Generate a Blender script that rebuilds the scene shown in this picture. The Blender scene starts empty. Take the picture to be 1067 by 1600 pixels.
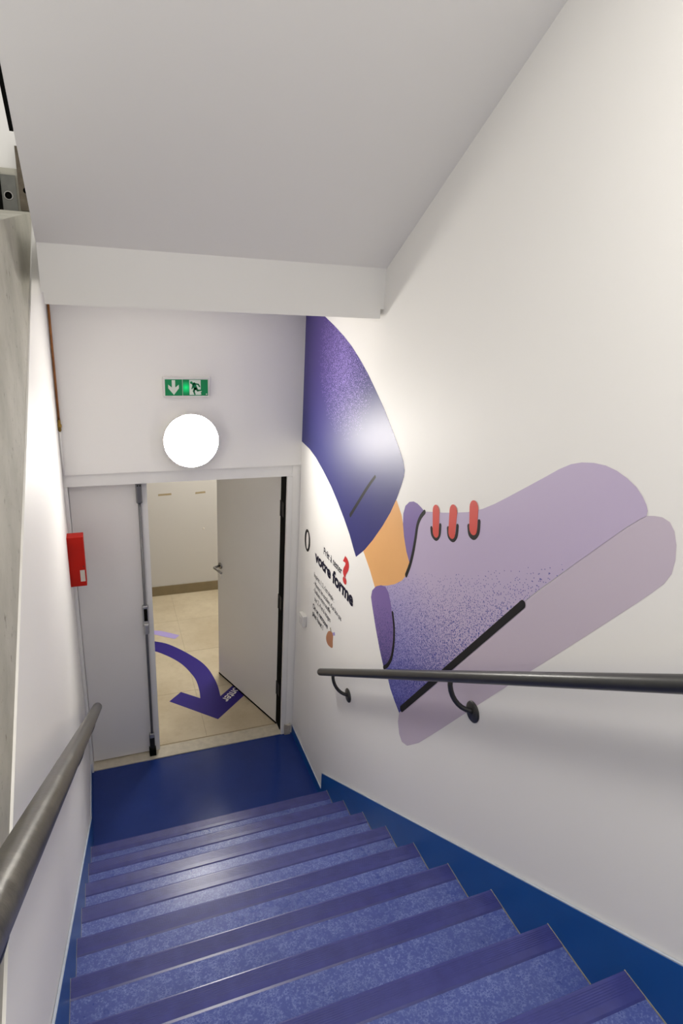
import bpy, bmesh, math, random
from mathutils import Vector, Matrix
from mathutils.geometry import tessellate_polygon
random.seed(7)
scene = bpy.context.scene
C = scene.collection
D = bpy.data

# ------------------------------------------------------------------ camera
cam_data = D.cameras.new('camera')
cam = D.objects.new('camera', cam_data)
C.objects.link(cam)
scene.camera = cam
cam_data.sensor_fit = 'VERTICAL'
cam_data.sensor_height = 36.0
cam_data.lens = 970.69 / 1600 * 36.0
cam_data.clip_start = 0.02
def cam_axes(yaw, pitch, roll):
    cy, sy, cp, sp = math.cos(yaw), math.sin(yaw), math.cos(pitch), math.sin(pitch)
    F = Vector((sy*cp, cy*cp, sp)); r = Vector((cy, -sy, 0)); u = r.cross(F)
    c, s = math.cos(roll), math.sin(roll)
    return c*r + s*u, -s*r + c*u, F
_r, _u, _f = cam_axes(0.3806, -0.3342, 0.0571)
cam.matrix_world = Matrix(((_r.x, _u.x, -_f.x, 0.227), (_r.y, _u.y, -_f.y, -3.721), (_r.z, _u.z, -_f.z, 3.144), (0, 0, 0, 1)))

# ------------------------------------------------------------------ world, exposure
w = D.worlds.new('world'); scene.world = w; w.use_nodes = True
bg = w.node_tree.nodes['Background']
bg.inputs[0].default_value = (1.0, 0.98, 0.945, 1)
bg.inputs[1].default_value = 0.88
scene.view_settings.view_transform = 'Standard'
scene.view_settings.look = 'None'
scene.view_settings.exposure = 0.06
scene.view_settings.gamma = 1.0
scene.view_settings.use_curve_mapping = False
LAMP_L = 70.0          # radiance of the round lamp over the doors
STAIR_L = 165.0        # radiance of the round lamp on the sloping ceiling
ROOM_L = 40.0           # radiance of the ceiling panel in the room below

# ------------------------------------------------------------------ dimensions
W = 1.416              # stair width between the walls
Y0, G, H = -0.790, 0.2694, 0.1692      # first nosing, going, rise
SL = H / G
NSTEP = 12
def nose_z(y): return H + (Y0 - y) * SL

# ------------------------------------------------------------------ helpers
def lin(r, g, b):
    f = lambda c: (c/255/12.92) if c/255 <= 0.04045 else ((c/255+0.055)/1.055)**2.4
    return (f(r), f(g), f(b), 1)

def link(o, parent=None):
    C.objects.link(o)
    if parent is not None: o.parent = parent
    return o

def mesh_obj(name, verts, faces, mat, parent=None, smooth=False):
    me = D.meshes.new(name); me.from_pydata([tuple(v) for v in verts], [], faces); me.update()
    o = D.objects.new(name, me); me.materials.append(mat)
    if smooth:
        for p in me.polygons: p.use_smooth = True
    return link(o, parent)

def bm_obj(name, bm, mat, parent=None, smooth=False):
    me = D.meshes.new(name); bmesh.ops.recalc_face_normals(bm, faces=bm.faces); bm.to_mesh(me); bm.free()
    o = D.objects.new(name, me); me.materials.append(mat)
    if smooth:
        for p in me.polygons: p.use_smooth = True
    return link(o, parent)

def empty(name, loc=(0, 0, 0)):
    o = D.objects.new(name, None); C.objects.link(o); o.location = loc; o.empty_display_size = 0.1
    return o

def tag(o, label, cat=None, group=None, kind=None):
    o['label'] = label
    if cat: o['category'] = cat
    if group: o['group'] = group
    if kind: o['kind'] = kind
    return o

def struct(o, label=None):
    o['kind'] = 'structure'
    if label: o['label'] = label
    return o

def child(o, parent):
    """keep world placement although the parent sits elsewhere"""
    o.parent = parent
    o.matrix_parent_inverse = Matrix.Translation(-Vector(parent.location))
    return o

def add_box(bm, x0, x1, y0, y1, z0, z1, bev=0.0, seg=2):
    vs = [bm.verts.new(p) for p in ((x0,y0,z0),(x1,y0,z0),(x1,y1,z0),(x0,y1,z0),(x0,y0,z1),(x1,y0,z1),(x1,y1,z1),(x0,y1,z1))]
    fs = [bm.faces.new([vs[i] for i in q]) for q in ((0,3,2,1),(4,5,6,7),(0,1,5,4),(1,2,6,5),(2,3,7,6),(3,0,4,7))]
    if bev:
        es = set(e for f in fs for e in f.edges)
        bmesh.ops.bevel(bm, geom=list(es), offset=bev, segments=seg, affect='EDGES', profile=0.5)

def box(name, b, mat, parent=None, bev=0.0, seg=2):
    bm = bmesh.new(); add_box(bm, *b, bev=bev, seg=seg)
    return bm_obj(name, bm, mat, parent)

def prism_x(name, poly, x0, x1, mat, parent=None):
    """polygon in (y,z) extruded from x0 to x1"""
    bm = bmesh.new()
    a = [bm.verts.new((x0, y, z)) for y, z in poly]; b = [bm.verts.new((x1, y, z)) for y, z in poly]
    n = len(poly)
    bm.faces.new(a); bm.faces.new(b[::-1])
    for i in range(n): bm.faces.new((a[i], b[i], b[(i+1) % n], a[(i+1) % n]))
    return bm_obj(name, bm, mat, parent)

def add_tube(bm, pts, r, n=12, cap=True):
    pts = [Vector(p) for p in pts]
    rr = r if isinstance(r, (list, tuple)) else [r]*len(pts)
    rings = []; ref = None
    for i, p in enumerate(pts):
        t = (pts[min(i+1, len(pts)-1)] - pts[max(i-1, 0)]).normalized()
        if ref is None:
            ref = Vector((0, 0, 1)) if abs(t.z) < 0.9 else Vector((1, 0, 0))
        a = t.cross(ref).normalized(); b = t.cross(a).normalized(); ref = -b if False else ref
        rings.append([bm.verts.new(p + rr[i]*(math.cos(2*math.pi*k/n)*a + math.sin(2*math.pi*k/n)*b)) for k in range(n)])
    for i in range(len(rings)-1):
        for k in range(n): bm.faces.new((rings[i][k], rings[i][(k+1) % n], rings[i+1][(k+1) % n], rings[i+1][k]))
    if cap: bm.faces.new(rings[0]); bm.faces.new(rings[-1][::-1])

def tube(name, pts, r, mat, parent=None, n=12):
    bm = bmesh.new(); add_tube(bm, pts, r, n)
    return bm_obj(name, bm, mat, parent, smooth=True)

def lathe(name, origin, axis, prof, mat, parent=None, n=40):
    """profile [(distance along axis, radius)]"""
    ax = Vector(axis).normalized(); ref = Vector((0, 0, 1)) if abs(ax.z) < 0.9 else Vector((1, 0, 0))
    a = ax.cross(ref).normalized(); b = ax.cross(a).normalized(); o = Vector(origin)
    bm = bmesh.new(); rings = []
    for h, r in prof:
        if r < 1e-5: rings.append([bm.verts.new(o + ax*h)])
        else: rings.append([bm.verts.new(o + ax*h + r*(math.cos(2*math.pi*k/n)*a + math.sin(2*math.pi*k/n)*b)) for k in range(n)])
    for i in range(len(rings)-1):
        p, q = rings[i], rings[i+1]
        for k in range(n):
            k2 = (k+1) % n
            if len(p) == 1 and len(q) == 1: continue
            if len(p) == 1: bm.faces.new((p[0], q[k], q[k2]))
            elif len(q) == 1: bm.faces.new((p[k], q[0], p[k2]))
            else: bm.faces.new((p[k], q[k], q[k2], p[k2]))
    return bm_obj(name, bm, mat, parent, smooth=True)

def fill(bm, vs, pts2):
    for tri in tessellate_polygon([[Vector((p[0], p[1], 0)) for p in pts2]]):
        try: bm.faces.new([vs[i] for i in tri])
        except ValueError: pass

def spline(pts, sub=6, closed=True):
    out = []; n = len(pts)
    rng = range(n) if closed else range(n-1)
    for i in rng:
        g = (lambda k: pts[k % n]) if closed else (lambda k: pts[min(max(k, 0), n-1)])
        p0, p1, p2, p3 = g(i-1), g(i), g(i+1), g(i+2)
        for s in range(sub):
            t = s/sub
            out.append(tuple(0.5*((2*p1[k]) + (-p0[k]+p2[k])*t + (2*p0[k]-5*p1[k]+4*p2[k]-p3[k])*t*t + (-p0[k]+3*p1[k]-3*p2[k]+p3[k])*t**3) for k in range(2)))
    if not closed: out.append(pts[-1])
    return out

# ------------------------------------------------------------------ materials
class NT:
    def __init__(s, name):
        s.m = D.materials.new(name); s.m.use_nodes = True; s.t = s.m.node_tree; s.b = s.t.nodes['Principled BSDF']
    def n(s, typ, **kw):
        nd = s.t.nodes.new(typ)
        for k, v in kw.items():
            if k.startswith('i_'):
                key = k[2:]
                key = int(key) if key.isdigit() else key
                nd.inputs[key].default_value = v
            else: setattr(nd, k, v)
        return nd
    def l(s, a, b): s.t.links.new(a, b)
    def math(s, op, a, b=None, clamp=False):
        nd = s.n('ShaderNodeMath', operation=op); nd.use_clamp = clamp
        for i, v in enumerate((a, b)):
            if v is None: continue
            if isinstance(v, (int, float)): nd.inputs[i].default_value = v
            else: s.l(v, nd.inputs[i])
        return nd.outputs[0]
    def mix(s, f, a, b):
        nd = s.n('ShaderNodeMix', data_type='RGBA')
        for i, v in ((0, f), (6, a), (7, b)):
            if isinstance(v, (int, float, tuple)): nd.inputs[i].default_value = v
            else: s.l(v, nd.inputs[i])
        return nd.outputs[2]
    def pos(s): return s.n('ShaderNodeNewGeometry').outputs['Position']
    def bump(s, h, strength, dist=0.01):
        nd = s.n('ShaderNodeBump'); nd.inputs['Strength'].default_value = strength; nd.inputs['Distance'].default_value = dist
        s.l(h, nd.inputs['Height']); s.l(nd.outputs[0], s.b.inputs['Normal'])
    def noise(s, scale, detail=3, rough=0.5, vec=None):
        nd = s.n('ShaderNodeTexNoise'); nd.inputs['Scale'].default_value = scale; nd.inputs['Detail'].default_value = detail; nd.inputs['Roughness'].default_value = rough
        s.l(vec if vec is not None else s.pos(), nd.inputs['Vector'])
        return nd.outputs['Fac']
    def ramp(s, f, a, b):
        nd = s.n('ShaderNodeMapRange'); nd.inputs[1].default_value = a; nd.inputs[2].default_value = b; s.l(f, nd.inputs[0])
        return nd.outputs[0]

def plain(name, col, rough=0.5, metal=0.0, var=0.06, vscale=6.0, bump=0.0, bscale=200.0, spec=0.5):
    t = NT(name)
    a = tuple(c*(1-var) for c in col[:3]) + (1,); b = tuple(min(1, c*(1+var)) for c in col[:3]) + (1,)
    t.l(t.mix(t.noise(vscale, 4), a, b), t.b.inputs['Base Color'])
    t.b.inputs['Roughness'].default_value = rough; t.b.inputs['Metallic'].default_value = metal
    t.b.inputs['Specular IOR Level'].default_value = spec
    if bump: t.bump(t.noise(bscale, 2), bump, 0.002)
    return t.m

def emit(name, col, strength):
    t = NT(name)
    t.b.inputs['Base Color'].default_value = (0.8, 0.8, 0.8, 1)
    t.b.inputs['Emission Color'].default_value = col; t.b.inputs['Emission Strength'].default_value = strength
    return t.m

M = {}
M['wall'] = plain('white_wall_paint', (0.91, 0.895, 0.865, 1), 0.55, var=0.012, vscale=1.5, bump=0.06, bscale=90, spec=0.3)
M['wall_scuffed'] = M['wall']
M['soffit'] = plain('soffit_paint', (0.93, 0.912, 0.88, 1), 0.7, var=0.012, vscale=1.5, bump=0.05, bscale=90, spec=0.2)
M['frame'] = plain('frame_paint', (0.84, 0.83, 0.81, 1), 0.4, var=0.03, vscale=12)
M['leaf'] = plain('door_paint', (0.85, 0.83, 0.80, 1), 0.4, var=0.03, vscale=3)
M['grey_metal'] = plain('grey_metal', (0.20, 0.20, 0.205, 1), 0.4, 0.6, var=0.1, vscale=30)
M['light_metal'] = plain('light_metal', (0.48, 0.48, 0.48, 1), 0.35, 0.6, var=0.08, vscale=30)
M['chrome'] = plain('brushed_steel', (0.36, 0.35, 0.33, 1), 0.28, 1.0, var=0.08, vscale=60)
M['black'] = plain('black_rubber_gap_shade', (0.004, 0.004, 0.003, 1), 0.9, var=0.3, vscale=25, spec=0.1)
M['dark_metal'] = plain('dark_steel', (0.035, 0.034, 0.032, 1), 0.5, 0.5, var=0.3, vscale=40)
M['rail'] = plain('rail_enamel', (0.040, 0.041, 0.040, 1), 0.33, 0.2, var=0.12, vscale=20, bump=0.05, bscale=60)
def worn_rail():
    t = NT('worn_rail_enamel'); p = t.pos()
    n1 = t.noise(26, 5, 0.7, p)
    c = t.mix(t.ramp(n1, 0.40, 0.70), (0.040, 0.037, 0.032, 1), (0.13, 0.122, 0.105, 1))
    t.l(c, t.b.inputs['Base Color']); t.b.inputs['Metallic'].default_value = 0.45
    rr = t.n('ShaderNodeMapRange'); rr.inputs[3].default_value = 0.22; rr.inputs[4].default_value = 0.46; t.l(n1, rr.inputs[0]); t.l(rr.outputs[0], t.b.inputs['Roughness'])
    t.bump(t.noise(40, 4, 0.7, p), 0.12, 0.004)
    return t.m
M['rail_worn'] = worn_rail()
M['rust'] = plain('rusty_steel', (0.14, 0.115, 0.085, 1), 0.7, 0.4, var=0.6, vscale=35, bump=0.3, bscale=80)
M['plate'] = plain('zinc_plate', (0.16, 0.16, 0.145, 1), 0.45, 0.7, var=0.3, vscale=25)
M['copper'] = plain('copper_pipe', (0.36, 0.15, 0.05, 1), 0.45, 0.6, var=0.35, vscale=18)
M['brass'] = plain('brass_fitting', (0.35, 0.22, 0.05, 1), 0.4, 0.8, var=0.2, vscale=40)
M['red'] = plain('red_enamel', (0.46, 0.012, 0.005, 1), 0.45, var=0.2, vscale=8, spec=0.2)
M['label_white'] = plain('label_paper', (0.62, 0.57, 0.50, 1), 0.6, var=0.05, vscale=40)
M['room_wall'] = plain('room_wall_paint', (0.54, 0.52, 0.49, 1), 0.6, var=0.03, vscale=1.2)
M['room_base'] = plain('brown_plinth', (0.20, 0.155, 0.085, 1), 0.45, var=0.15, vscale=14)
M['tape'] = plain('brown_tape', (0.32, 0.25, 0.14, 1), 0.5, var=0.2, vscale=40)
M['threshold'] = plain('worn_threshold', (0.55, 0.50, 0.40, 1), 0.5, var=0.25, vscale=25)
M['chip'] = plain('chipped_wood', (0.48, 0.44, 0.38, 1), 0.7, var=0.4, vscale=50)
M['caulk'] = plain('yellowed_sealant', (0.33, 0.30, 0.20, 1), 0.6, var=0.4, vscale=60)
M['plastic_white'] = plain('white_plastic', (0.72, 0.71, 0.69, 1), 0.35, var=0.02, vscale=20)
M['stringer'] = plain('blue_skirting', (0.004, 0.085, 0.33, 1), 0.38, var=0.08, vscale=8)
M['edge'] = plain('pale_edge', (0.45, 0.50, 0.58, 1), 0.5, var=0.1, vscale=30)

def vinyl(name, base, fleck, rough, amount=0.55, spec=0.5):
    t = NT(name); p = t.pos(); t.b.inputs['Specular IOR Level'].default_value = spec
    f1 = t.noise(125, 2, 0.6, p)
    wob = t.n('ShaderNodeVectorMath', operation='MULTIPLY'); t.l(p, wob.inputs[0]); wob.inputs[1].default_value = (1.0, 1.7, 1.0)
    v = t.n('ShaderNodeTexVoronoi', feature='DISTANCE_TO_EDGE'); v.inputs['Scale'].default_value = 95; v.inputs['Randomness'].default_value = 1.0
    t.l(wob.outputs[0], v.inputs['Vector'])
    a = t.ramp(f1, 0.52, 0.66); e = t.ramp(v.outputs['Distance'], 0.10, 0.02)
    chips = t.math('MAXIMUM', t.math('MULTIPLY', a, 0.8), t.math('MULTIPLY', e, t.ramp(t.noise(40, 1, 0.5, p), 0.45, 0.6)))
    big = t.noise(4, 3, 0.6, p)
    c = t.mix(t.math('MULTIPLY', chips, amount), base, fleck)
    dark = tuple(x*0.72 for x in base[:3]) + (1,)
    c2 = t.mix(t.ramp(big, 0.42, 0.7), c, dark)
    c3 = t.mix(0.35, c, c2)
    t.l(c3, t.b.inputs['Base Color'])
    rr = t.n('ShaderNodeMapRange'); rr.inputs[3].default_value = rough - 0.06; rr.inputs[4].default_value = rough + 0.10; t.l(t.noise(9, 4, 0.7, p), rr.inputs[0])
    t.l(rr.outputs[0], t.b.inputs['Roughness'])
    t.bump(t.noise(140, 2, 0.5, p), 0.06, 0.002)
    return t.m
M['tread'] = vinyl('speckled_blue_vinyl', (0.072, 0.100, 0.33, 1), (0.24, 0.30, 0.58, 1), 0.27, 0.70)
M['landing'] = vinyl('landing_blue_vinyl', (0.016, 0.040, 0.20, 1), (0.03, 0.06, 0.24, 1), 0.16, 0.15, 0.30)
M['nosing'] = plain('ribbed_nosing_pvc', (0.050, 0.056, 0.22, 1), 0.26, var=0.25, vscale=18)
M['riser'] = M['nosing']

def concrete():
    t = NT('bare_concrete'); p = t.pos()
    n1 = t.noise(3, 5, 0.65, p); n2 = t.noise(28, 4, 0.7, p)
    c = t.mix(t.ramp(n1, 0.35, 0.65), (0.37, 0.355, 0.295, 1), (0.50, 0.48, 0.41, 1))
    c = t.mix(t.ramp(n2, 0.62, 0.72), c, (0.20, 0.18, 0.14, 1))
    t.l(c, t.b.inputs['Base Color']); t.b.inputs['Roughness'].default_value = 0.85
    t.bump(n2, 0.35, 0.004)
    return t.m
M['concrete'] = concrete()

def tile_mat():
    t = NT('beige_stone_tile'); p = t.pos()
    n1 = t.noise(2.2, 5, 0.6, p); n2 = t.noise(14, 4, 0.7, p)
    oi = t.n('ShaderNodeObjectInfo')
    c = t.mix(t.ramp(n1, 0.35, 0.65), (0.47, 0.39, 0.265, 1), (0.60, 0.52, 0.375, 1))
    c = t.mix(t.math('MULTIPLY', t.ramp(n2, 0.5, 0.75), 0.35), c, (0.40, 0.31, 0.19, 1))
    c = t.mix(t.math('MULTIPLY', oi.outputs['Random'], 0.15), c, (0.42, 0.36, 0.27, 1))
    t.l(c, t.b.inputs['Base Color']); t.b.inputs['Roughness'].default_value = 0.32
    return t.m
M['tile'] = tile_mat()
M['grout'] = plain('grout', (0.42, 0.35, 0.24, 1), 0.8, var=0.1, vscale=20)

def speckle(name, c_in, c_out, cy, cz, r0, r1, cell=300, rough=0.42, third=None, power=1.0, linear=None):
    """printed grain: dots of c_in, dense at (cy,cz) of the wall and thinning out to r1"""
    t = NT(name); p = t.pos()
    dd = t.n('ShaderNodeVectorMath', operation='DISTANCE'); 
    fl = t.n('ShaderNodeVectorMath', operation='MULTIPLY'); t.l(p, fl.inputs[0]); fl.inputs[1].default_value = (0, 1, 1)
    t.l(fl.outputs[0], dd.inputs[0]); dd.inputs[1].default_value = (0, cy, cz)
    gv = dd.outputs['Value']
    if linear:
        dp = t.n('ShaderNodeVectorMath', operation='DOT_PRODUCT'); t.l(fl.outputs[0], dp.inputs[0]); dp.inputs[1].default_value = (0, linear[0], linear[1]); gv = dp.outputs['Value']
    g = t.ramp(gv, r0, r1)
    sc = t.n('ShaderNodeVectorMath', operation='SCALE'); t.l(fl.outputs[0], sc.inputs[0]); sc.inputs['Scale'].default_value = cell
    ff = t.n('ShaderNodeVectorMath', operation='FLOOR'); t.l(sc.outputs[0], ff.inputs[0])
    wn = t.n('ShaderNodeTexWhiteNoise', noise_dimensions='3D'); t.l(ff.outputs[0], wn.inputs['Vector'])
    thr = t.math('POWER', g, power)
    dots = t.math('GREATER_THAN', wn.outputs['Value'], thr)
    base = c_out
    if third:
        (col3, ty, tz, q0, q1) = third
        d3 = t.n('ShaderNodeVectorMath', operation='DISTANCE'); t.l(fl.outputs[0], d3.inputs[0]); d3.inputs[1].default_value = (0, ty, tz)
        base = t.mix(t.ramp(d3.outputs['Value'], q0, q1), col3, c_out)
    t.l(t.mix(dots, base, c_in), t.b.inputs['Base Color'])
    t.b.inputs['Roughness'].default_value = rough
    return t.m
FR = 0.45
LILAC = (0.56, 0.47, 0.66, 1)
M['p_shoe'] = speckle('print_shoe', (0.060, 0.065, 0.34, 1), LILAC, 0, 0, 0.50, 1.14, third=((0.22, 0.22, 0.58, 1), -1.50, 1.36, 0.10, 0.75), power=0.72, linear=(0.44, 0.90))
M['p_sole'] = plain('print_sole', (0.60, 0.52, 0.62, 1), 0.5, var=0.01)
M['p_heel'] = speckle('print_heel', (0.055, 0.045, 0.22, 1), (0.20, 0.13, 0.38, 1), -1.44, 1.46, 0.05, 0.34, power=0.6)
M['p_tongue'] = plain('print_tongue', (0.22, 0.15, 0.40, 1), 0.45, var=0.03)
M['p_ankle'] = plain('print_ankle', (0.85, 0.45, 0.17, 1), 0.45, var=0.08, vscale=3)
M['p_trouser'] = speckle('print_trouser', (0.34, 0.25, 0.66, 1), (0.019, 0.020, 0.170, 1), -0.68, 2.84, -0.25, 0.42, rough=FR, third=((0.080, 0.046, 0.24, 1), -0.42, 3.05, 0.10, 0.75), power=0.75)
M['p_black'] = plain('print_black', (0.010, 0.009, 0.010, 1), 0.55, var=0.1, spec=0.25)
M['p_red'] = plain('print_red', (0.72, 0.07, 0.05, 1), 0.45, var=0.04)
M['p_navy'] = plain('print_navy', (0.014, 0.013, 0.032, 1), 0.6, var=0.1, spec=0.1)
M['p_crimson'] = plain('print_crimson', (0.62, 0.025, 0.03, 1), 0.45, var=0.04)
M['p_skin'] = plain('print_skin', (0.48, 0.20, 0.10, 1), 0.45, var=0.05)
M['p_purple'] = plain('floor_print_purple', (0.028, 0.016, 0.19, 1), 0.45, var=0.05, vscale=3, spec=0.2)
M['p_lilac'] = plain('floor_print_lilac', (0.40, 0.33, 0.68, 1), 0.35, var=0.05)
M['p_white'] = plain('print_white', (0.85, 0.83, 0.82, 1), 0.4, var=0.02)
M['green'] = plain('sign_green', (0.0, 0.25, 0.08, 1), 0.35, var=0.04)
M['sign_white'] = plain('sign_white', (0.72, 0.78, 0.70, 1), 0.4, var=0.02)

# ================================================================== SETTING
# landing floor of blue vinyl
struct(box('floor', (0, W, Y0-0.02, 0.012, -0.12, 0.0), M['landing']), 'dark blue vinyl landing floor at the foot of the stairs')

# right wall
YB = -5.4
struct(box('wall_right', (W, W+0.16, YB, 0.0, -0.12, 6.6), M['wall']), 'white painted wall carrying the shoe mural')

# left wall: white plaster up to the sloping edge of the concrete flight behind it
EDGE = [(-5.4, 0.51), (-2.572, 2.081), (-1.548, 2.65), (-0.586, 3.233), (-0.27, 3.42)]
prism = prism_x('wall_left', [(0.0, -0.12), (YB, -0.12), (YB, 0.50)] + EDGE[1:] + [(0.0, 3.42)], -0.14, 0.0, M['wall'])
struct(prism, 'white plastered partition on the left of the stairs')
conc = prism_x('wall_concrete', [(YB, 0.51), (-2.572, 2.081), (-1.548, 2.65), (-0.586, 3.233), (-0.27, 3.43), (-1.587, 3.291), (YB, 2.92)], -0.26, -0.006, M['concrete'])
struct(conc, 'bare concrete side of the neighbouring flight above the left wall')
# wall end far left above, concrete sill below white wall
struct(box('wall_upper', (-1.4, 0.05, -0.24, -0.02, 3.60, 6.4), M['wall']), 'white wall above the concrete at the far left')
struct(box('wall_sill', (-1.4, 0.05, -0.28, -0.02, 3.30, 3.60), M['concrete']), 'concrete ledge with bolted steel plates at the far left')

# door wall above the lintel, with beam underside of the upper landing
struct(box('wall_door', (-0.14, W+0.16, 0.0, 0.14, 2.096, 3.06), M['wall']), 'white wall above the doorway')
struct(box('wall_door_side', (1.362, W+0.16, 0.006, 0.14, 0, 2.096), M['wall']), 'narrow white wall strip beside the open door')
# upper landing slab: the beam above the door and the board under its edge
beam = struct(box('trim_1', (0.055, W, -1.110, 0.14, 3.098, 3.30), M['wall']), 'white beam across the stairs below the sloping ceiling')
box('edge_board', (0.064, W-0.016, -1.112, 0.14, 3.058, 3.098), M['wall'], beam)
# sloping soffit
def sof(y): return 3.265 + (-1.110 - y)*SL
struct(prism_x('ceiling', [(-1.110, 3.265), (YB, sof(YB)), (YB, sof(YB)+0.22), (-1.110, 3.265+0.26)], 0.054, W, M['soffit']), 'white sloping underside of the flight above')
struct(prism_x('trim_2', [(-1.53, sof(-1.53)-0.001), (YB, sof(YB)-0.001), (YB, sof(YB)+0.02), (-1.53, sof(-1.53)+0.02)], 0.043, 0.0535, M['black']), 'black steel strip along the left edge of the ceiling')

# ------------------------------------------------------------------ baseboards and stringers
for side, x0, x1 in (('right', W-0.006, W), ('left', 0.0, 0.006)):
    b = struct(box('baseboard_' + side, (x0, x1, -0.70, 0.0, 0.0, 0.072), M['stringer']), 'blue skirting along the landing, %s side' % side)
    box('pale_rim', (x0, x1, -0.70, 0.0, 0.072, 0.0745), M['edge'], b)

# ------------------------------------------------------------------ staircase
stairs = empty('staircase', (W/2, Y0, 0))
tag(stairs, 'flight of speckled blue vinyl steps with dark ribbed nosings going down to the doors', 'stairs')
XL, XR = 0.010, W-0.010
# ribbed nosing profile in local (y,z): tip at y=0, z=0; runs back to y=-0.076
prof = [(0.0, -0.045), (0.0, -0.006), (-0.003, -0.001), (-0.007, 0.0)]
for k in range(7):
    a = -0.012 - k*0.0058
    prof += [(a, 0.0), (a-0.0012, -0.0008), (a-0.0028, -0.0008), (a-0.0040, 0.0)]
prof += [(-0.070, 0.0), (-0.076, -0.0028), (-0.076, -0.006), (-0.006, -0.006), (-0.006, -0.045)]
def nosing_mesh():
    bm = bmesh.new()
    a = [bm.verts.new((XL, y, z)) for y, z in prof]; b = [bm.verts.new((XR, y, z)) for y, z in prof]; n = len(prof)
    bm.faces.new(a); bm.faces.new(b[::-1])
    for i in range(n): bm.faces.new((a[i], b[i], b[(i+1) % n], a[(i+1) % n]))
    bmesh.ops.recalc_face_normals(bm, faces=bm.faces)
    me = D.meshes.new('nosing'); bm.to_mesh(me); bm.free(); me.materials.append(M['nosing']); return me
def box_mesh(name, b, mat, bev=0):
    bm = bmesh.new(); add_box(bm, *b, bev=bev); bmesh.ops.recalc_face_normals(bm, faces=bm.faces)
    me = D.meshes.new(name); bm.to_mesh(me); bm.free(); me.materials.append(mat); return me
me_nose = nosing_mesh()
me_tread = box_mesh('tread', (XL, XR, -G-0.006, -0.0065, -0.03, -0.003), M['tread'])
me_riser = box_mesh('riser', (XL, XR, -0.026, -0.0065, -H-0.003, -0.03), M['riser'])
me_seal = box_mesh('sealant', (XR-0.002, XR+0.0015, -0.230, -0.002, -0.004, 0.0012), M['caulk'])
me_seal2 = box_mesh('sealant', (XL-0.0015, XL+0.0015, -0.230, -0.002, -0.004, 0.0008), M['caulk'])
for i in range(NSTEP):
    loc = Vector((0, Y0 - i*G, (i+1)*H))
    for nm, me in (('tread', me_tread), ('riser', me_riser), ('nosing', me_nose), ('sealant', me_seal), ('sealant', me_seal2)):
        o = D.objects.new(nm, me); C.objects.link(o); o.parent = stairs
        o.location = loc - Vector(stairs.location)
# stringers on both walls
def stringer(x0, x1, ys, h):
    ye = Y0 - NSTEP*G
    zt = lambda y: nose_z(y) + h
    poly = [(ys, 0.0), (ys, zt(ys)), (ye, zt(ye)), (ye, zt(ye)-0.5), (ys-0.5, 0.0)]
    o = child(prism_x('stringer', poly, x0, x1, M['stringer']), stairs)
    rim = [(ys+0.002, 0.0), (ys+0.002, zt(ys)+0.003), (ye, zt(ye)+0.003), (ye, zt(ye)), (ys, zt(ys)), (ys, 0.0)]
    r = prism_x('pale_rim', rim, x0+0.001, x1-0.001, M['edge'])
    r.parent = o
stringer(W-0.0105, W-0.0008, -0.690, 0.106)
stringer(0.0008, 0.0105, -0.500, 0.106)
# upper landing at the camera's side
struct(box('floor_upper', (0, W, YB, Y0-NSTEP*G-0.0, NSTEP*H-0.2, NSTEP*H+0.0), M['landing']), 'blue vinyl upper landing at the head of the stairs')

# ------------------------------------------------------------------ door frame, doors
fr = struct(box('trim_3', (0.0, W, 0.012, 0.13, 2.022, 2.096), M['frame']), 'white door frame across the double doorway')
box('jamb', (1.328, 1.366, 0.002, 0.13, 0.0, 2.022), M['frame'], fr, bev=0.003)
box('jamb', (0.0, 0.018, -0.004, 0.13, 0.0, 2.022), M['frame'], fr, bev=0.003)
box('gap_shade_strip', (1.322, 1.3281, 0.026, 0.130, 0.03, 2.020), M['black'], fr)  # black strip paints in the shade of the gap behind the open leaf
for z in (0.30, 1.02, 1.72):
    h = lathe('hinge', (1.318, 0.105, z), (0, 0, 1), [(0, 0), (0, 0.008), (0.11, 0.008), (0.11, 0)], M['dark_metal'], fr, 12)
    box('hinge_plate', (1.3195, 1.3225, 0.05, 0.105, z+0.005, z+0.105), M['dark_metal'], fr)
bm = bmesh.new(); add_box(bm, 1.352, 1.398, -0.012, 0.03, 0.0, 0.085, bev=0.004)
for v in bm.verts:
    if v.co.z > 0.05: v.co += Vector((random.uniform(-.006, .006), random.uniform(-.006, .004), random.uniform(-.02, .012)))
o = bm_obj('worn_jamb_foot', bm, M['chip'], fr)

th = struct(box('trim_4', (0.0, 1.366, 0.008, 0.125, -0.05, 0.008), M['threshold'], bev=0.003), 'worn cream threshold strip under the doors')

YD = 0.080
d1 = struct(box('door_1', (0.020, 0.452, YD, YD+0.045, 0.022, 2.020), M['leaf'], bev=0.0015), 'closed grey left door leaf with vertical bolt rod')
box('cover_strip', (0.424, 0.458, YD-0.004, YD, 0.022, 2.018), M['frame'], d1)
bm = bmesh.new(); add_box(bm, 0.3925, 0.4270, YD-0.036, YD, 1.885, 2.012, bev=0.006)
k = bm_obj('top_keeper', bm, M['grey_metal'], d1)
for x in (0.402, 0.418): lathe('screw', (x, YD-0.036, 2.000), (0, -1, 0), [(0, 0.004), (0.002, 0.004), (0.0025, 0)], M['black'], k, 10)
tube('bolt_rod', [(0.4095, YD-0.018, 1.90), (0.4095, YD-0.018, 0.10)], 0.0085, M['grey_metal'], d1, 14)
bm = bmesh.new(); add_box(bm, 0.390, 0.430, YD-0.030, YD, 1.03, 1.185, bev=0.008)
hb = bm_obj('lever_housing', bm, M['light_metal'], d1)
box('lever_slot', (0.399, 0.421, YD-0.034, YD-0.026, 1.075, 1.165), M['black'], hb, bev=0.004)
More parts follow.
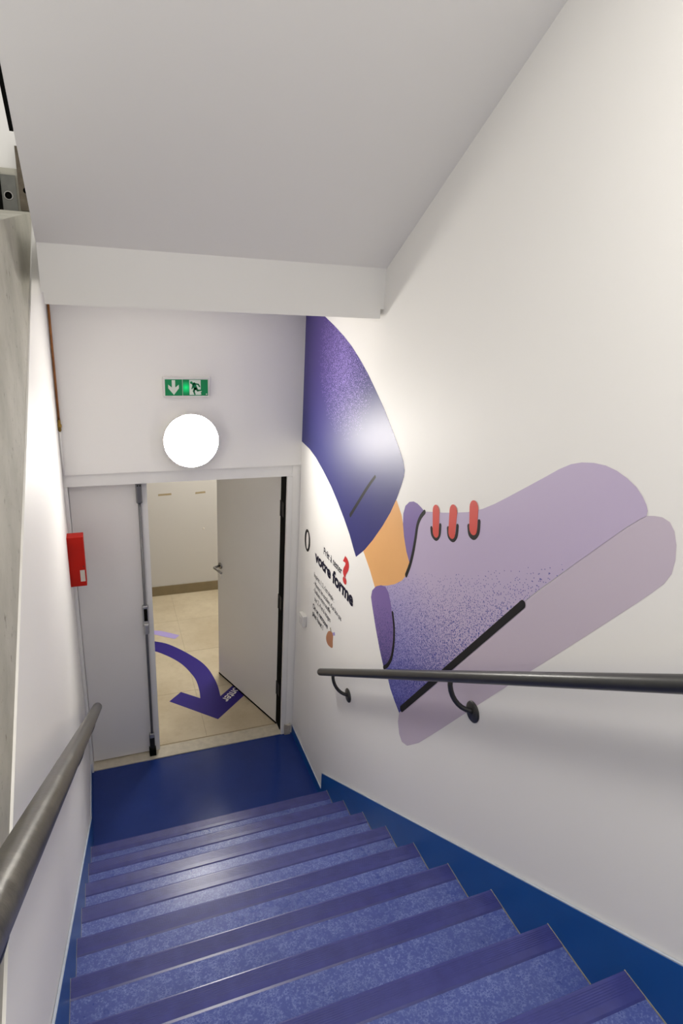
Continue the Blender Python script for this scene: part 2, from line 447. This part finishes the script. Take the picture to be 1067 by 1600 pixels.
bm = bmesh.new(); add_box(bm, 0.393, 0.427, YD-0.055, YD-0.018, 0.985, 1.065, bev=0.013, seg=3)
bm_obj('lever', bm, M['light_metal'], hb)
bm = bmesh.new(); add_box(bm, 0.390, 0.424, YD-0.032, YD, 0.06, 0.175, bev=0.005)
bk = bm_obj('bottom_keeper', bm, M['dark_metal'], d1)
box('keeper_cap', (0.392, 0.422, YD-0.034, YD-0.002, 0.150, 0.185), M['light_metal'], bk, bev=0.005)
box('floor_socket', (0.385, 0.430, YD-0.045, YD+0.002, 0.008, 0.062), M['black'], bk, bev=0.003)
box('strike_plate', (0.4520, 0.4545, YD+0.006, YD+0.036, 1.33, 1.45), M['light_metal'], d1)

# open leaf: hinged near (1.327, .128), free edge towards the room
A = Vector((1.029, 0.920)); B = Vector((1.325, 0.132)); dv = (B-A).normalized(); nv = Vector((dv.y, -dv.x))   # nv faces the stairs
L = (B-A).length
bm = bmesh.new(); add_box(bm, 0, L, -0.045, 0.0, 0.012, 2.018, bev=0.0015)
d2 = bm_obj('door_2', bm, M['leaf'])
d2.matrix_world = Matrix(((dv.x, nv.x, 0, A.x), (dv.y, nv.y, 0, A.y), (0, 0, 1, 0), (0, 0, 0, 1)))
struct(d2, 'grey right door leaf standing open into the room')
box('bottom_sweep', (0, L, -0.044, 0.002, 0.004, 0.018), M['black'], d2)
ro = lathe('rosette', (0.045, 0, 1.04), (0, 1, 0), [(0, 0.026), (0.008, 0.026), (0.010, 0.022), (0.010, 0)], M['chrome'], d2, 28)
tube('door_handle', [(0.045, 0.008, 1.04), (0.045, 0.050, 1.04), (0.047, 0.060, 1.04), (0.056, 0.065, 1.04), (0.165, 0.065, 1.036)], 0.0095, M['chrome'], d2, 12)
lathe('key_rosette', (0.045, 0, 0.95), (0, 1, 0), [(0, 0.0), (0.0, 0.024), (0.004, 0.024), (0.005, 0)], M['leaf'], d2, 24)
o = lathe('rosette', (0.045, -0.045, 1.04), (0, -1, 0), [(0, 0.026), (0.008, 0.026), (0.010, 0.022), (0.010, 0)], M['chrome'], d2, 28)

# ------------------------------------------------------------------ room beyond the doors
RX0, RX1, RY = -1.0, 2.8, 2.54
fl2 = struct(box('floor_room', (RX0, RX1, 0.12, RY, -0.12, -0.003), M['grout']), 'beige stone tiled floor of the room beyond')
TS = 0.60; tx0 = 0.80 - 3*TS; ty0 = 0.125
me_t = box_mesh('tile', (0.0012, TS-0.0012, 0.0012, TS-0.0012, -0.02, 0.0), M['tile'], bev=0.0008)
nx = int((RX1-tx0)/TS); ny = 4
for i in range(0, nx):
    for j in range(ny):
        o = D.objects.new('tile', me_t); C.objects.link(o); o.parent = fl2
        o.location = (tx0 + i*TS, ty0 + 0.02 + j*TS, random.uniform(-0.0006, 0.0002))
struct(box('wall_room_back', (RX0, RX1, RY, RY+0.12, -0.1, 2.75), M['room_wall']), 'grey beige back wall of the room beyond')
struct(box('wall_room_left', (RX0-0.1, RX0, 0.14, RY+0.12, -0.1, 2.75), M['room_wall']), 'left wall of the room beyond')
struct(box('wall_room_right', (RX1, RX1+0.1, 0.14, RY+0.12, -0.1, 2.75), M['room_wall']), 'right wall of the room beyond')
struct(box('ceiling_room', (RX0, RX1, 0.14, RY+0.12, 2.70, 2.80), M['room_wall']), 'ceiling of the room beyond')
struct(box('baseboard_room', (RX0, RX1, RY-0.012, RY, 0.0, 0.108), M['room_base'], bev=0.002), 'brown skirting tile along the room back wall')
struct(box('wall_room_front', (RX0, -0.14, 0.0, 0.14, -0.1, 2.75), M['room_wall']), 'wall of the room beyond beside the doorway on the left')
struct(box('wall_room_side', (W+0.16, RX1, 0.0, 0.14, -0.1, 2.75), M['room_wall']), 'wall of the room beyond beside the doorway on the right')
# ceiling panel lamp in that room
rl = empty('ceiling_lamp', (1.35, 1.45, 2.70))
tag(rl, 'square ceiling lamp lighting the room beyond the doors', 'lamp')
child(box('frame', (1.03, 1.67, 1.13, 1.77, 2.665, 2.70), M['frame'], bev=0.004), rl)
child(box('diffuser', (1.05, 1.65, 1.15, 1.75, 2.660, 2.668), emit('panel_light', (1.0, 0.96, 0.88, 1), ROOM_L)), rl)

# ================================================================== THINGS
# ------------------------------------------------------------------ handrails
def handrail(x, wallx, ya, yb, brackets, r, label, rm, hh=0.888):
    zr = lambda y: nose_z(y) + hh
    s = 1 if wallx > x else -1
    h = empty('handrail', (wallx, ya, zr(ya)))
    tag(h, label, 'handrail', 'handrails on the two stair walls')
    n = 14; dy = yb - ya
    d = Vector((0, dy, zr(yb)-zr(ya))).normalized()
    a = Vector((x, ya, zr(ya))); b = Vector((x, yb, zr(yb)))
    pts = [a - d*0.0, a + d*0.003, a + d*0.010, a + d*0.02] + [a.lerp(b, t/n) for t in range(1, n)] + [b]
    rr = [r*0.55, r*0.85, r, r] + [r]*(n-1) + [r]
    child(tube('rail', pts, rr, rm, None, 32), h)
    for yk in brackets:
        z = zr(yk); dz = 0.128; dyy = -0.048
        p = []
        for t in range(9):
            q = t/8*math.pi/2
            p.append((x + s*abs(wallx-x)*0.86*(1-math.cos(q)), yk + dyy*(1-math.cos(q))*1.0, z - r*0.7 - (dz-r*0.7)*math.sin(q)))
        p.append((wallx - s*0.004, yk+dyy*1.06, z-dz-0.004))
        br = child(tube('bracket', p, 0.0095, M['rail'], None, 12), h)
        ro = lathe('wall_plate', (wallx, yk+dyy*1.06, z-dz-0.004), (-s, 0, 0), [(0, 0.0), (0, 0.040), (0.004, 0.040), (0.0065, 0.037), (0.0075, 0.0)], M['rail'], None, 32)
        ro.parent = br
handrail(W-0.080, W, -0.752, -4.3, (-0.960, -2.095, -3.23), 0.0212, 'dark grey round handrail below the shoe mural on the right wall', M['rail'])
handrail(0.085, 0.0, -0.27, -4.3, (-0.75, -1.72, -3.12), 0.027, 'worn dark handrail on the white partition at the left', M['rail_worn'], 0.864)

# ------------------------------------------------------------------ round lamp
def round_lamp(name, c, ax, R, label):
    c = Vector(c); ax = Vector(ax)
    l = empty(name, c); tag(l, label, 'lamp')
    child(lathe('base', c, ax, [(0, 0), (0, R*0.90), (0.020, R*0.92), (0.028, R*0.99), (0.052, R), (0.055, R*0.995), (0.055, 0)], M['plastic_white'], None, 72), l)
    em = emit('lamp_diffuser', (1.0, 0.96, 0.89, 1), LAMP_L if 'wall' in name else STAIR_L)
    child(lathe('diffuser', c, ax, [(0.0545, 0), (0.0545, R*0.99), (0.0565, R*0.985), (0.060, R*0.9), (0.0625, R*0.7), (0.064, R*0.4), (0.0645, 0)], em, None, 72), l)
    return l
round_lamp('round_wall_lamp', (0.716, 0.0, 2.288), (0, -1, 0), 0.160, 'lit round white wall lamp under the green exit sign')
round_lamp('round_stair_lamp', (0.72, -3.30, sof(-3.30)-0.002), Vector((0, -SL, -1)).normalized(), 0.165, 'lit round lamp on the sloping ceiling above the viewer')

# ------------------------------------------------------------------ exit sign
sg = empty('exit_sign', (0.70, 0.0, 2.595)); tag(sg, 'green exit sign with down arrow and running figure above the lamp', 'sign')
SX0, SX1, SZ0, SZ1 = 0.574, 0.826, 2.545, 2.650
YS = -0.030
child(box('housing', (SX0-0.004, SX1+0.006, YS, 0.0, SZ0-0.002, SZ1+0.006), M['plastic_white'], bev=0.004), sg)
def fx(u): return SX0 + u*(SX1-SX0)
def fz(v): return SZ0 + v*(SZ1-SZ0)
def flat_y(name, poly, y, mat, parent, th=0.0006):
    bm = bmesh.new()
    a = [bm.verts.new((px, y, pz)) for px, pz in poly]; b = [bm.verts.new((px, y+th, pz)) for px, pz in poly]; n = len(poly)
    bm.faces.new(a); bm.faces.new(b[::-1])
    for i in range(n): bm.faces.new((a[i], b[i], b[(i+1) % n], a[(i+1) % n]))
    return child(bm_obj(name, bm, mat), parent)
def led_green():
    t = NT('sign_green_led'); p = t.pos()
    dd = t.n('ShaderNodeVectorMath', operation='DISTANCE'); t.l(p, dd.inputs[0]); dd.inputs[1].default_value = (fx(0.485), YS, fz(0.50))
    g = t.ramp(dd.outputs['Value'], 0.042, 0.0)
    t.b.inputs['Base Color'].default_value = (0.0, 0.25, 0.08, 1); t.b.inputs['Roughness'].default_value = 0.35
    t.b.inputs['Emission Color'].default_value = (0.0, 0.9, 0.22, 1)
    t.l(t.math('MULTIPLY', t.math('POWER', g, 1.6), 0.75), t.b.inputs['Emission Strength'])
    return t.m
flat_y('arrow_panel', [(fx(0.02), fz(0.06)), (fx(0.402), fz(0.06)), (fx(0.402), fz(0.94)), (fx(0.02), fz(0.94))], YS-0.001, M['green'], sg, 0.001)
flat_y('figure_panel', [(fx(0.412), fz(0.06)), (fx(0.98), fz(0.06)), (fx(0.98), fz(0.94)), (fx(0.412), fz(0.94))], YS-0.001, led_green(), sg, 0.001)
ar = [(0.17, 0.90), (0.245, 0.90), (0.245, 0.50), (0.325, 0.66), (0.325, 0.46), (0.21, 0.10), (0.09, 0.46), (0.09, 0.66), (0.17, 0.50)]
flat_y('arrow', [(fx(a), fz(b)) for a, b in ar], YS-0.0017, M['sign_white'], sg)
flat_y('doorway_symbol', [(fx(a), fz(b)) for a, b in ((0.56, 0.10), (0.80, 0.10), (0.83, 0.14), (0.81, 0.22), (0.84, 0.30), (0.815, 0.34), (0.815, 0.92), (0.56, 0.92))], YS-0.0017, M['sign_white'], sg)
bm = bmesh.new()
def seg(p, q, wd):
    p = Vector((fx(p[0]), fz(p[1]))); q = Vector((fx(q[0]), fz(q[1]))); d = (q-p).normalized(); nn = Vector((-d.y, d.x))*wd/2; e = d*wd*0.35
    bm.faces.new([bm.verts.new((v.x, YS-0.0024, v.y)) for v in (p-e+nn, p-e-nn, q+e-nn, q+e+nn)])
for p, q, wd in (((0.655, 0.70), (0.70, 0.45), 0.020), ((0.66, 0.72), (0.76, 0.68), 0.008), ((0.76, 0.68), (0.79, 0.56), 0.008), ((0.65, 0.66), (0.63, 0.52), 0.008), ((0.63, 0.50), (0.615, 0.44), 0.007),
                 ((0.69, 0.46), (0.75, 0.34), 0.012), ((0.75, 0.34), (0.82, 0.36), 0.009), ((0.68, 0.45), (0.655, 0.30), 0.011), ((0.655, 0.30), (0.68, 0.14), 0.009)): seg(p, q, wd)
n = 14; cx, cz = fx(0.605), fz(0.77)
bm.faces.new([bm.verts.new((cx+0.0075*math.cos(2*math.pi*k/n), YS-0.0024, cz+0.0075*math.sin(2*math.pi*k/n))) for k in range(n)])
child(bm_obj('running_figure', bm, M['green']), sg)
child(lathe('test_button', (fx(0.945), YS-0.001, fz(0.14)), (0, -1, 0), [(0, 0.004), (0.002, 0.004), (0.0025, 0)], M['sign_white'], None, 14), sg)

# ------------------------------------------------------------------ red box on the left partition
rb = empty('alarm_box', (0.0, -0.165, 1.49)); tag(rb, 'red metal box with a small white label on the left partition by the doors', 'alarm box')
child(box('body', (0.0, 0.086, -0.200, -0.125, 1.490, 1.790), M['red'], bev=0.002), rb)
child(box('label', (0.055, 0.080, -0.2012, -0.1995, 1.520, 1.590), M['label_white']), rb)
child(box('lid_edge', (0.0, 0.0865, -0.2015, -0.1245, 1.778, 1.7915), M['red'], bev=0.001), rb)
child(lathe('screw', (0.076, -0.200, 1.612), (0, -1, 0), [(0, 0.003), (0.0015, 0.003), (0.002, 0)], M['dark_metal'], None, 10), rb)

# ------------------------------------------------------------------ copper pipe in the corner
cp = empty('copper_pipe', (0.010, -0.012, 2.10)); tag(cp, 'thin copper pipe with a brass fitting in the corner above the red box', 'pipe')
child(tube('pipe', [(0.011, -0.012, 3.06), (0.010, -0.012, 2.80), (0.009, -0.012, 2.41)], 0.0062, M['copper'], None, 12), cp)
child(lathe('fitting', (0.009, -0.013, 2.352), (0, 0, 1), [(0, 0), (0, 0.005), (0.008, 0.009), (0.022, 0.009), (0.024, 0.012), (0.040, 0.012), (0.042, 0.008), (0.066, 0.008), (0.066, 0)], M['brass'], None, 12), cp)
child(tube('painted_pipe', [(0.008, -0.012, 2.355), (0.008, -0.012, 2.10)], 0.0055, M['wall'], None, 12), cp)

# ------------------------------------------------------------------ light switch by the doors
sw = empty('wall_switch', (W, -0.20, 1.08)); tag(sw, 'small white switch box on the mural wall beside the open door', 'switch')
child(box('box', (W-0.030, W, -0.240, -0.160, 1.040, 1.120), M['plastic_white'], bev=0.004), sw)
child(box('rocker', (W-0.034, W-0.029, -0.225, -0.175, 1.055, 1.105), M['plastic_white'], bev=0.002), sw)

# ------------------------------------------------------------------ bolted plates at the far left
def holed_plate(name, x0, x1, z0, z1, hx, hz, hr, y, th, mat, label):
    bm = bmesh.new(); n = 24
    cor = []
    for k in range(n):
        a = 2*math.pi*k/n; dx, dz = math.cos(a), math.sin(a); t = 1e9
        for lim, dd in ((x1-hx, dx), (x0-hx, dx), (z1-hz, dz), (z0-hz, dz)):
            if dd*lim > 1e-9: t = min(t, lim/dd)
        cor.append((hx+dx*t, hz+dz*t))
    for q in ((x0, z0), (x1, z0), (x1, z1), (x0, z1)):
        i = min(range(n), key=lambda k: (cor[k][0]-q[0])**2 + (cor[k][1]-q[1])**2); cor[i] = q
    hol = [(hx+hr*math.cos(2*math.pi*k/n), hz+hr*math.sin(2*math.pi*k/n)) for k in range(n)]
    vv = [[bm.verts.new((p[0], yy, p[1])) for p in ring] for ring in (cor, hol) for yy in (y, y+th)]
    of, ob, hf, hbk = vv
    for k in range(n):
        j = (k+1) % n
        bm.faces.new((of[k], of[j], hf[j], hf[k])); bm.faces.new((ob[k], hbk[k], hbk[j], ob[j]))
        bm.faces.new((of[k], ob[k], ob[j], of[j])); bm.faces.new((hf[k], hf[j], hbk[j], hbk[k]))
    e = bm_obj(name, bm, mat)
    o = tag(e, label, 'plate')
    lathe('bolt_hole', (hx, y+th*0.75, hz), (0, 1, 0), [(0, 0), (0, hr), (0.002, hr), (0.002, 0)], M['black'], o, 20)
    lathe('washer', (hx, y, hz), (0, -1, 0), [(0, hr*0.9), (0.002, hr*0.95), (0.002, hr*1.16), (0, hr*1.2)], M['chrome'], o, 24) if mat is M['plate'] else None
    return o
holed_plate('steel_plate', -0.118, -0.058, 3.412, 3.572, -0.092, 3.488, 0.016, -0.290, 0.010, M['plate'], 'grey steel plate with a round hole at the far left edge')
holed_plate('rusty_plate', -0.048, 0.045, 3.432, 3.690, -0.018, 3.515, 0.013, -0.292, 0.012, M['rust'], 'rusty steel plate half hidden behind the sloping ceiling')
tag(box('steel_channel', (-0.20, -0.119, -0.296, -0.280, 3.412, 3.575), M['black'], bev=0.002), 'black steel channel beside the grey holed plate', 'channel')

# ------------------------------------------------------------------ tape strips on the room wall
for x0, x1, z, tilt, lab in ((0.714, 0.848, 1.131, 0.004, 'left of the two brown tape strips on the room back wall'), (1.086, 1.192, 1.130, 0.006, 'right of the two brown tape strips on the room back wall')):
    ps = [(x0, z-0.010), (x1, z-0.010+tilt), (x1-0.003, z+0.010+tilt), (x0+0.002, z+0.010)]
    bm = bmesh.new(); a = [bm.verts.new((p[0], RY-0.001, p[1])) for p in ps]; f = bm.faces.new(a)
    b = [bm.verts.new((p[0], RY+0.0005, p[1])) for p in ps]
    for i in range(4): bm.faces.new((a[i], b[i], b[(i+1) % 4], a[(i+1) % 4]))
    tag(bm_obj('tape_strip', bm, M['tape']), lab, 'tape', 'tape strips on the room wall')
hk = lathe('wall_plug', (1.165, RY, 0.73), (0, -1, 0), [(0, 0.011), (0.004, 0.010), (0.005, 0.004), (0.002, 0.0)], M['label_white'], None, 12)
tag(hk, 'small plugged hole in the room back wall below the tape', 'wall plug')

# ------------------------------------------------------------------ floor stickers
def flat_z(name, poly, z, mat, parent=None, th=0.0006):
    bm = bmesh.new(); n = len(poly)
    a = [bm.verts.new((p[0], p[1], z+th)) for p in poly]; b = [bm.verts.new((p[0], p[1], z)) for p in poly]
    fill(bm, a, poly); fill(bm, b, poly)
    for i in range(n): bm.faces.new((a[i], b[i], b[(i+1) % n], a[(i+1) % n]))
    o = bm_obj(name, bm, mat)
    return child(o, parent) if parent else o
fa = empty('floor_arrow', (0.91, 0.32, 0)); tag(fa, 'large dark purple curved arrow sticker lettered monter on the tiled floor', 'sticker')
out = spline([(0.30, 1.71), (0.44, 1.665), (0.554, 1.602), (0.654, 1.531), (0.756, 1.405), (0.844, 1.267), (0.912, 1.139), (0.956, 1.003), (0.98, 0.845), (0.987, 0.73), (0.983, 0.6)], 5, False)
inn = spline([(0.823, 0.618), (0.831, 0.729), (0.826, 0.874), (0.798, 0.998), (0.744, 1.151), (0.658, 1.293), (0.539, 1.429), (0.42, 1.50), (0.30, 1.54)], 5, False)
flat_z('arrow', out + [(1.125, 0.732), (1.292, 0.670), (0.913, 0.316), (0.582, 0.645), (0.685, 0.746)] + inn, 0.0004, M['p_purple'], fa)
tag(flat_z('lilac_floor_sticker', [(0.45, 1.85), (0.571, 1.803), (0.629, 1.778), (0.704, 1.72), (0.784, 1.652), (0.735, 1.598), (0.657, 1.654), (0.565, 1.727), (0.45, 1.775)], 0.0004, M['p_lilac']), 'pale lilac curved stroke sticker on the floor behind the purple arrow', 'sticker')

# ------------------------------------------------------------------ lettering
def text_mesh(name, body, mat, bold=0.0, align='LEFT'):
    cu = D.curves.new(name, 'FONT'); cu.body = body; cu.size = 1.0; cu.offset = bold; cu.extrude = 0.0; cu.resolution_u = 4
    o = D.objects.new(name, cu); C.objects.link(o)
    bpy.context.view_layer.update()
    me = D.meshes.new_from_object(o.evaluated_get(bpy.context.evaluated_depsgraph_get()))
    D.objects.remove(o); D.curves.remove(cu)
    me.materials.clear(); me.materials.append(mat)
    xs = [v.co.x for v in me.vertices]; ys = [v.co.y for v in me.vertices]
    return me, min(xs), max(xs), min(ys), max(ys)

def wall_text(name, body, ya, yb, zbase, height, mat, parent, bold=0.0, off=0.0012, href=None):
    """text on the right wall from ya (start) to yb (end, smaller), height = height of the letter H-like extent href"""
    me, x0, x1, y0, y1 = text_mesh(name, body, mat, bold)
    sx = (ya-yb)/(x1-x0); sy = height/(href or 0.73)
    for v in me.vertices: v.co = Vector((W-off, ya-(v.co.x-x0)*sx, zbase+v.co.y*sy))
    o = D.objects.new(name, me); link(o)
    return child(o, parent)

mt = text_mesh('lettering', 'monter', M['p_white'], 0.014)
me, x0, x1, y0, y1 = mt
P1 = Vector((1.0026, 0.5270)); du = Vector((-0.700, -0.714)); up = Vector((0.714, -0.700))
LEN = 0.262; sx = LEN/(x1-x0); sy = 0.085/0.73
for v in me.vertices:
    q = P1 + du*((v.co.x - x1)*sx) + up*((v.co.y - 0.27)*sy)
    v.co = Vector((q.x, q.y, 0.0016))
o = D.objects.new('lettering', me); link(o); child(o, fa)

sl = empty('slogan_lettering', (W, -0.36, 1.58)); tag(sl, 'dark slogan Prêt à tester votre forme with red question mark on the right wall', 'lettering')
wall_text('line_of_text', 'Prêt à tester', -0.503, -0.808, 1.683, 0.046, M['p_navy'], sl, 0.012)
wall_text('heading_word', 'votre', -0.350, -0.640, 1.578, 0.072, M['p_navy'], sl, 0.045)
wall_text('heading_word', 'forme', -0.668, -0.992, 1.578, 0.078, M['p_navy'], sl, 0.045)
qm = wall_text('question_mark', '?', -0.815, -0.905, 1.660, 0.150, M['p_crimson'], sl, 0.045)
st = empty('small_print', (W, -0.36, 1.30)); tag(st, 'block of small dark print below the slogan on the right wall', 'lettering')
for body, ya, yb, z, h, bo in (('Inspirez, 1, 2, c\'est simple :', -0.350, -0.716, 1.463, 0.034, 0.0), ('- Montez les escaliers d\'un bon pas', -0.350, -0.840, 1.408, 0.034, 0.0), ('- Évaluez votre souffle', -0.350, -0.664, 1.362, 0.034, 0.0),
                               ('sur 2, 4 et 6 étages', -0.378, -0.672, 1.309, 0.034, 0.0), ('On se retrouve', -0.350, -0.632, 1.243, 0.037, 0.016), ('plus haut !', -0.350, -0.556, 1.192, 0.037, 0.016)):
    wall_text('line_of_text', body, ya, yb, z, h, M['p_navy'], st, bo)
def ring_x(name, cy, cz, ry, rz, wy, wz, mat, n=40):
    vs, fs = [], []
    for k in range(n):
        a = 2*math.pi*k/n
        vs.append((W-0.0012, cy+ry*math.cos(a), cz+rz*math.sin(a))); vs.append((W-0.0012, cy+(ry-wy)*math.cos(a), cz+(rz-wz)*math.sin(a)))
    for k in range(n):
        j = (k+1) % n; fs.append((2*k, 2*k+1, 2*j+1, 2*j))
    return mesh_obj(name, vs, fs, mat)
tag(ring_x('floor_number', -0.189, 1.645, 0.057, 0.075, 0.030, 0.017, M['p_black']), 'black printed numeral zero on the right wall near the corner', 'numeral')

def wall_poly(name, pts, layer, mat, parent, smooth=0):
    if smooth: pts = spline(pts, smooth, True)
    bm = bmesh.new(); x = W - 0.0004 - layer*0.00035
    vs = [bm.verts.new((x, p[0], p[1])) for p in pts]
    fill(bm, vs, [(p[0], p[1]) for p in pts])
    me = D.meshes.new(name)
    for f in bm.faces:
        f.normal_update()
        if f.normal.x > 0: f.normal_flip()
    bm.to_mesh(me); bm.free(); me.materials.append(mat)
    o = D.objects.new(name, me); link(o)
    return child(o, parent) if parent else o
def wall_stroke(name, pts, wds, layer, mat, parent, sub=6, caps=True):
    if len(pts) > 2: 
        P = [Vector(p) for p in spline(pts, sub, False)]
    else: P = [Vector(pts[0]).lerp(Vector(pts[1]), t/4) for t in range(5)]
    n = len(P); wd = [wds[0] + (wds[-1]-wds[0])*i/(n-1) for i in range(n)]
    Lf, Rt = [], []
    for i in range(n):
        t = (P[min(i+1, n-1)] - P[max(i-1, 0)]).normalized(); nn = Vector((-t.y, t.x))*wd[i]/2
        Lf.append(P[i]+nn); Rt.append(P[i]-nn)
    def cap(p, d, r):
        b = math.atan2(d.y, d.x); return [p + Vector((math.cos(b+math.pi/2-math.pi*k/8), math.sin(b+math.pi/2-math.pi*k/8)))*r for k in range(1, 8)]
    poly = list(Lf) + cap(P[-1], (P[-1]-P[-2]), wd[-1]/2) + Rt[::-1] + cap(P[0], (P[0]-P[1]), wd[0]/2)
    return wall_poly(name, [(p.x, p.y) for p in poly], layer, mat, parent)

hand = empty('hand_drawing', (W, -0.69, 1.16)); tag(hand, 'tiny printed orange brown hand below the small print', 'print')
wall_poly('palm', [(-0.698, 1.262), (-0.721, 1.262), (-0.729, 1.252), (-0.729, 1.215), (-0.732, 1.175), (-0.701, 1.157), (-0.648, 1.147), (-0.617, 1.164), (-0.622, 1.2), (-0.653, 1.241)], 0, M['p_skin'], hand, 3)
wall_poly('sleeve', [(-0.715, 1.264), (-0.753, 1.29), (-0.761, 1.272), (-0.727, 1.252)], 1, M['p_lilac'], hand)
wall_poly('finger_tip', [(-0.672, 1.272), (-0.690, 1.252), (-0.700, 1.262), (-0.684, 1.284)], 1, M['caulk'], hand)

# ------------------------------------------------------------------ the mural
mu = empty('shoe_mural', (W, -1.6, 1.22)); tag(mu, 'wall mural of a leg in purple trousers wearing a lilac laced shoe', 'mural')
SOLE = [(-2.313, 2.27), (-1.605, 1.351), (-1.603, 1.296), (-1.626, 1.245), (-1.658, 1.226), (-1.708, 1.244), (-1.804, 1.336), (-1.965, 1.534), (-2.146, 1.762), (-2.27, 1.917), (-2.422, 2.106), (-2.541, 2.253), (-2.63, 2.364), (-2.708, 2.462), (-2.75, 2.516), (-2.779, 2.556), (-2.792, 2.587), (-2.793, 2.621), (-2.786, 2.656), (-2.773, 2.684), (-2.756, 2.7), (-2.734, 2.704), (-2.713, 2.7), (-2.692, 2.693), (-2.677, 2.681), (-2.575, 2.574)]
SHOE = [(-1.606, 1.348), (-1.548, 1.377), (-1.498, 1.408), (-1.443, 1.464), (-1.414, 1.505), (-1.367, 1.645), (-1.327, 1.787), (-1.311, 1.856), (-1.375, 1.886), (-1.449, 1.928), (-1.512, 1.975), (-1.548, 2.018), (-1.568, 2.067), (-1.588, 2.139), (-1.597, 2.205), (-1.603, 2.268), (-1.621, 2.31), (-1.651, 2.345), (-1.724, 2.369), (-1.791, 2.389), (-1.874, 2.418), (-1.952, 2.447), (-2.039, 2.489), (-2.102, 2.528), (-2.174, 2.578), (-2.253, 2.634), (-2.326, 2.686), (-2.371, 2.719), (-2.414, 2.745), (-2.452, 2.76), (-2.495, 2.77), (-2.537, 2.774), (-2.575, 2.771), (-2.612, 2.762), (-2.645, 2.749), (-2.668, 2.733), (-2.684, 2.717), (-2.691, 2.705), (-2.691, 2.692), (-2.677, 2.681), (-2.639, 2.643), (-2.575, 2.572), (-2.485, 2.471), (-2.382, 2.354), (-2.319, 2.279)]
HEEL = [(-1.415, 1.465), (-1.352, 1.535), (-1.289, 1.618), (-1.232, 1.706), (-1.21, 1.745), (-1.218, 1.785), (-1.256, 1.825), (-1.311, 1.858), (-1.36, 1.872), (-1.396, 1.861), (-1.427, 1.821), (-1.453, 1.772), (-1.481, 1.708), (-1.492, 1.635), (-1.485, 1.566), (-1.456, 1.505)]
TONGUE = [(-1.564, 2.085), (-1.528, 2.121), (-1.493, 2.178), (-1.474, 2.227), (-1.468, 2.274), (-1.481, 2.313), (-1.513, 2.341), (-1.55, 2.355), (-1.585, 2.357), (-1.621, 2.351), (-1.649, 2.343), (-1.621, 2.31), (-1.603, 2.268), (-1.597, 2.205), (-1.588, 2.139)]
ANKLE = [(-1.06, 1.947), (-1.172, 1.873), (-1.25, 1.809), (-1.381, 1.882), (-1.527, 1.967), (-1.574, 2.041), (-1.604, 2.186), (-1.538, 2.13), (-1.499, 2.189), (-1.453, 2.261), (-1.396, 2.308), (-1.329, 2.309), (-1.219, 2.13)]
TROUSER = [(-0.001, 3.105), (-0.104, 3.091), (-0.224, 3.064), (-0.337, 3.034), (-0.497, 2.994), (-0.646, 2.951), (-0.764, 2.91), (-0.877, 2.86), (-0.985, 2.806), (-1.09, 2.743), (-1.191, 2.68), (-1.29, 2.606), (-1.375, 2.54), (-1.423, 2.496), (-1.445, 2.46), (-1.443, 2.431), (-1.428, 2.391), (-1.394, 2.318), (-1.343, 2.234), (-1.272, 2.142), (-1.179, 2.037), (-1.093, 1.951), (-0.989, 1.868), (-0.95, 1.897), (-0.884, 1.953), (-0.792, 2.011), (-0.683, 2.071), (-0.571, 2.125), (-0.426, 2.178), (-0.288, 2.22), (-0.161, 2.243), (-0.001, 2.253), (-0.001, 2.503), (-0.001, 2.793)]
wall_poly('sole', SOLE, 0, M['p_sole'], mu)
wall_poly('ankle', ANKLE, 0.3, M['p_ankle'], mu)
wall_poly('tongue', TONGUE, 1, M['p_tongue'], mu)
wall_poly('shoe_upper', SHOE, 2, M['p_shoe'], mu)
wall_poly('heel_tab', HEEL, 3, M['p_heel'], mu)
wall_poly('trouser_leg', TROUSER, 1, M['p_trouser'], mu)
wall_stroke('trouser_crease', [(-1.152, 2.348), (-1.069, 2.267), (-0.878, 2.059)], (0.016, 0.022), 2, M['p_black'], mu)
wall_stroke('sole_line', [(-1.625, 1.382), (-2.315, 2.268)], (0.029, 0.027), 3, M['p_black'], mu)
wall_stroke('heel_seam', [(-1.454, 1.785), (-1.481, 1.724), (-1.492, 1.651), (-1.484, 1.573), (-1.455, 1.511), (-1.417, 1.47)], (0.018, 0.020), 4, M['p_black'], mu)
wall_stroke('tongue_seam', [(-1.649, 2.343), (-1.621, 2.31), (-1.603, 2.268), (-1.597, 2.205), (-1.588, 2.139), (-1.572, 2.076), (-1.548, 2.018)], (0.019, 0.021), 3, M['p_black'], mu)
for (a, b), u, wd in ((((-1.738, 2.376), (-1.752, 2.297)), [(-1.717, 2.298), (-1.729, 2.276), (-1.76, 2.271), (-1.781, 2.296), (-1.78, 2.334)], 0.053),
                      (((-1.86, 2.417), (-1.866, 2.337)), [(-1.838, 2.342), (-1.85, 2.316), (-1.88, 2.313), (-1.899, 2.337), (-1.899, 2.375)], 0.054),
                      (((-1.987, 2.474), (-1.998, 2.403)), [(-1.97, 2.4), (-1.982, 2.375), (-2.01, 2.373), (-2.03, 2.399), (-2.028, 2.439)], 0.055)):
    la = wall_stroke('lace', [a, b], (wd, wd*0.9), 4, M['p_red'], mu)
    wall_stroke('eyelet', u, (0.019, 0.017), 3, M['p_black'], mu)
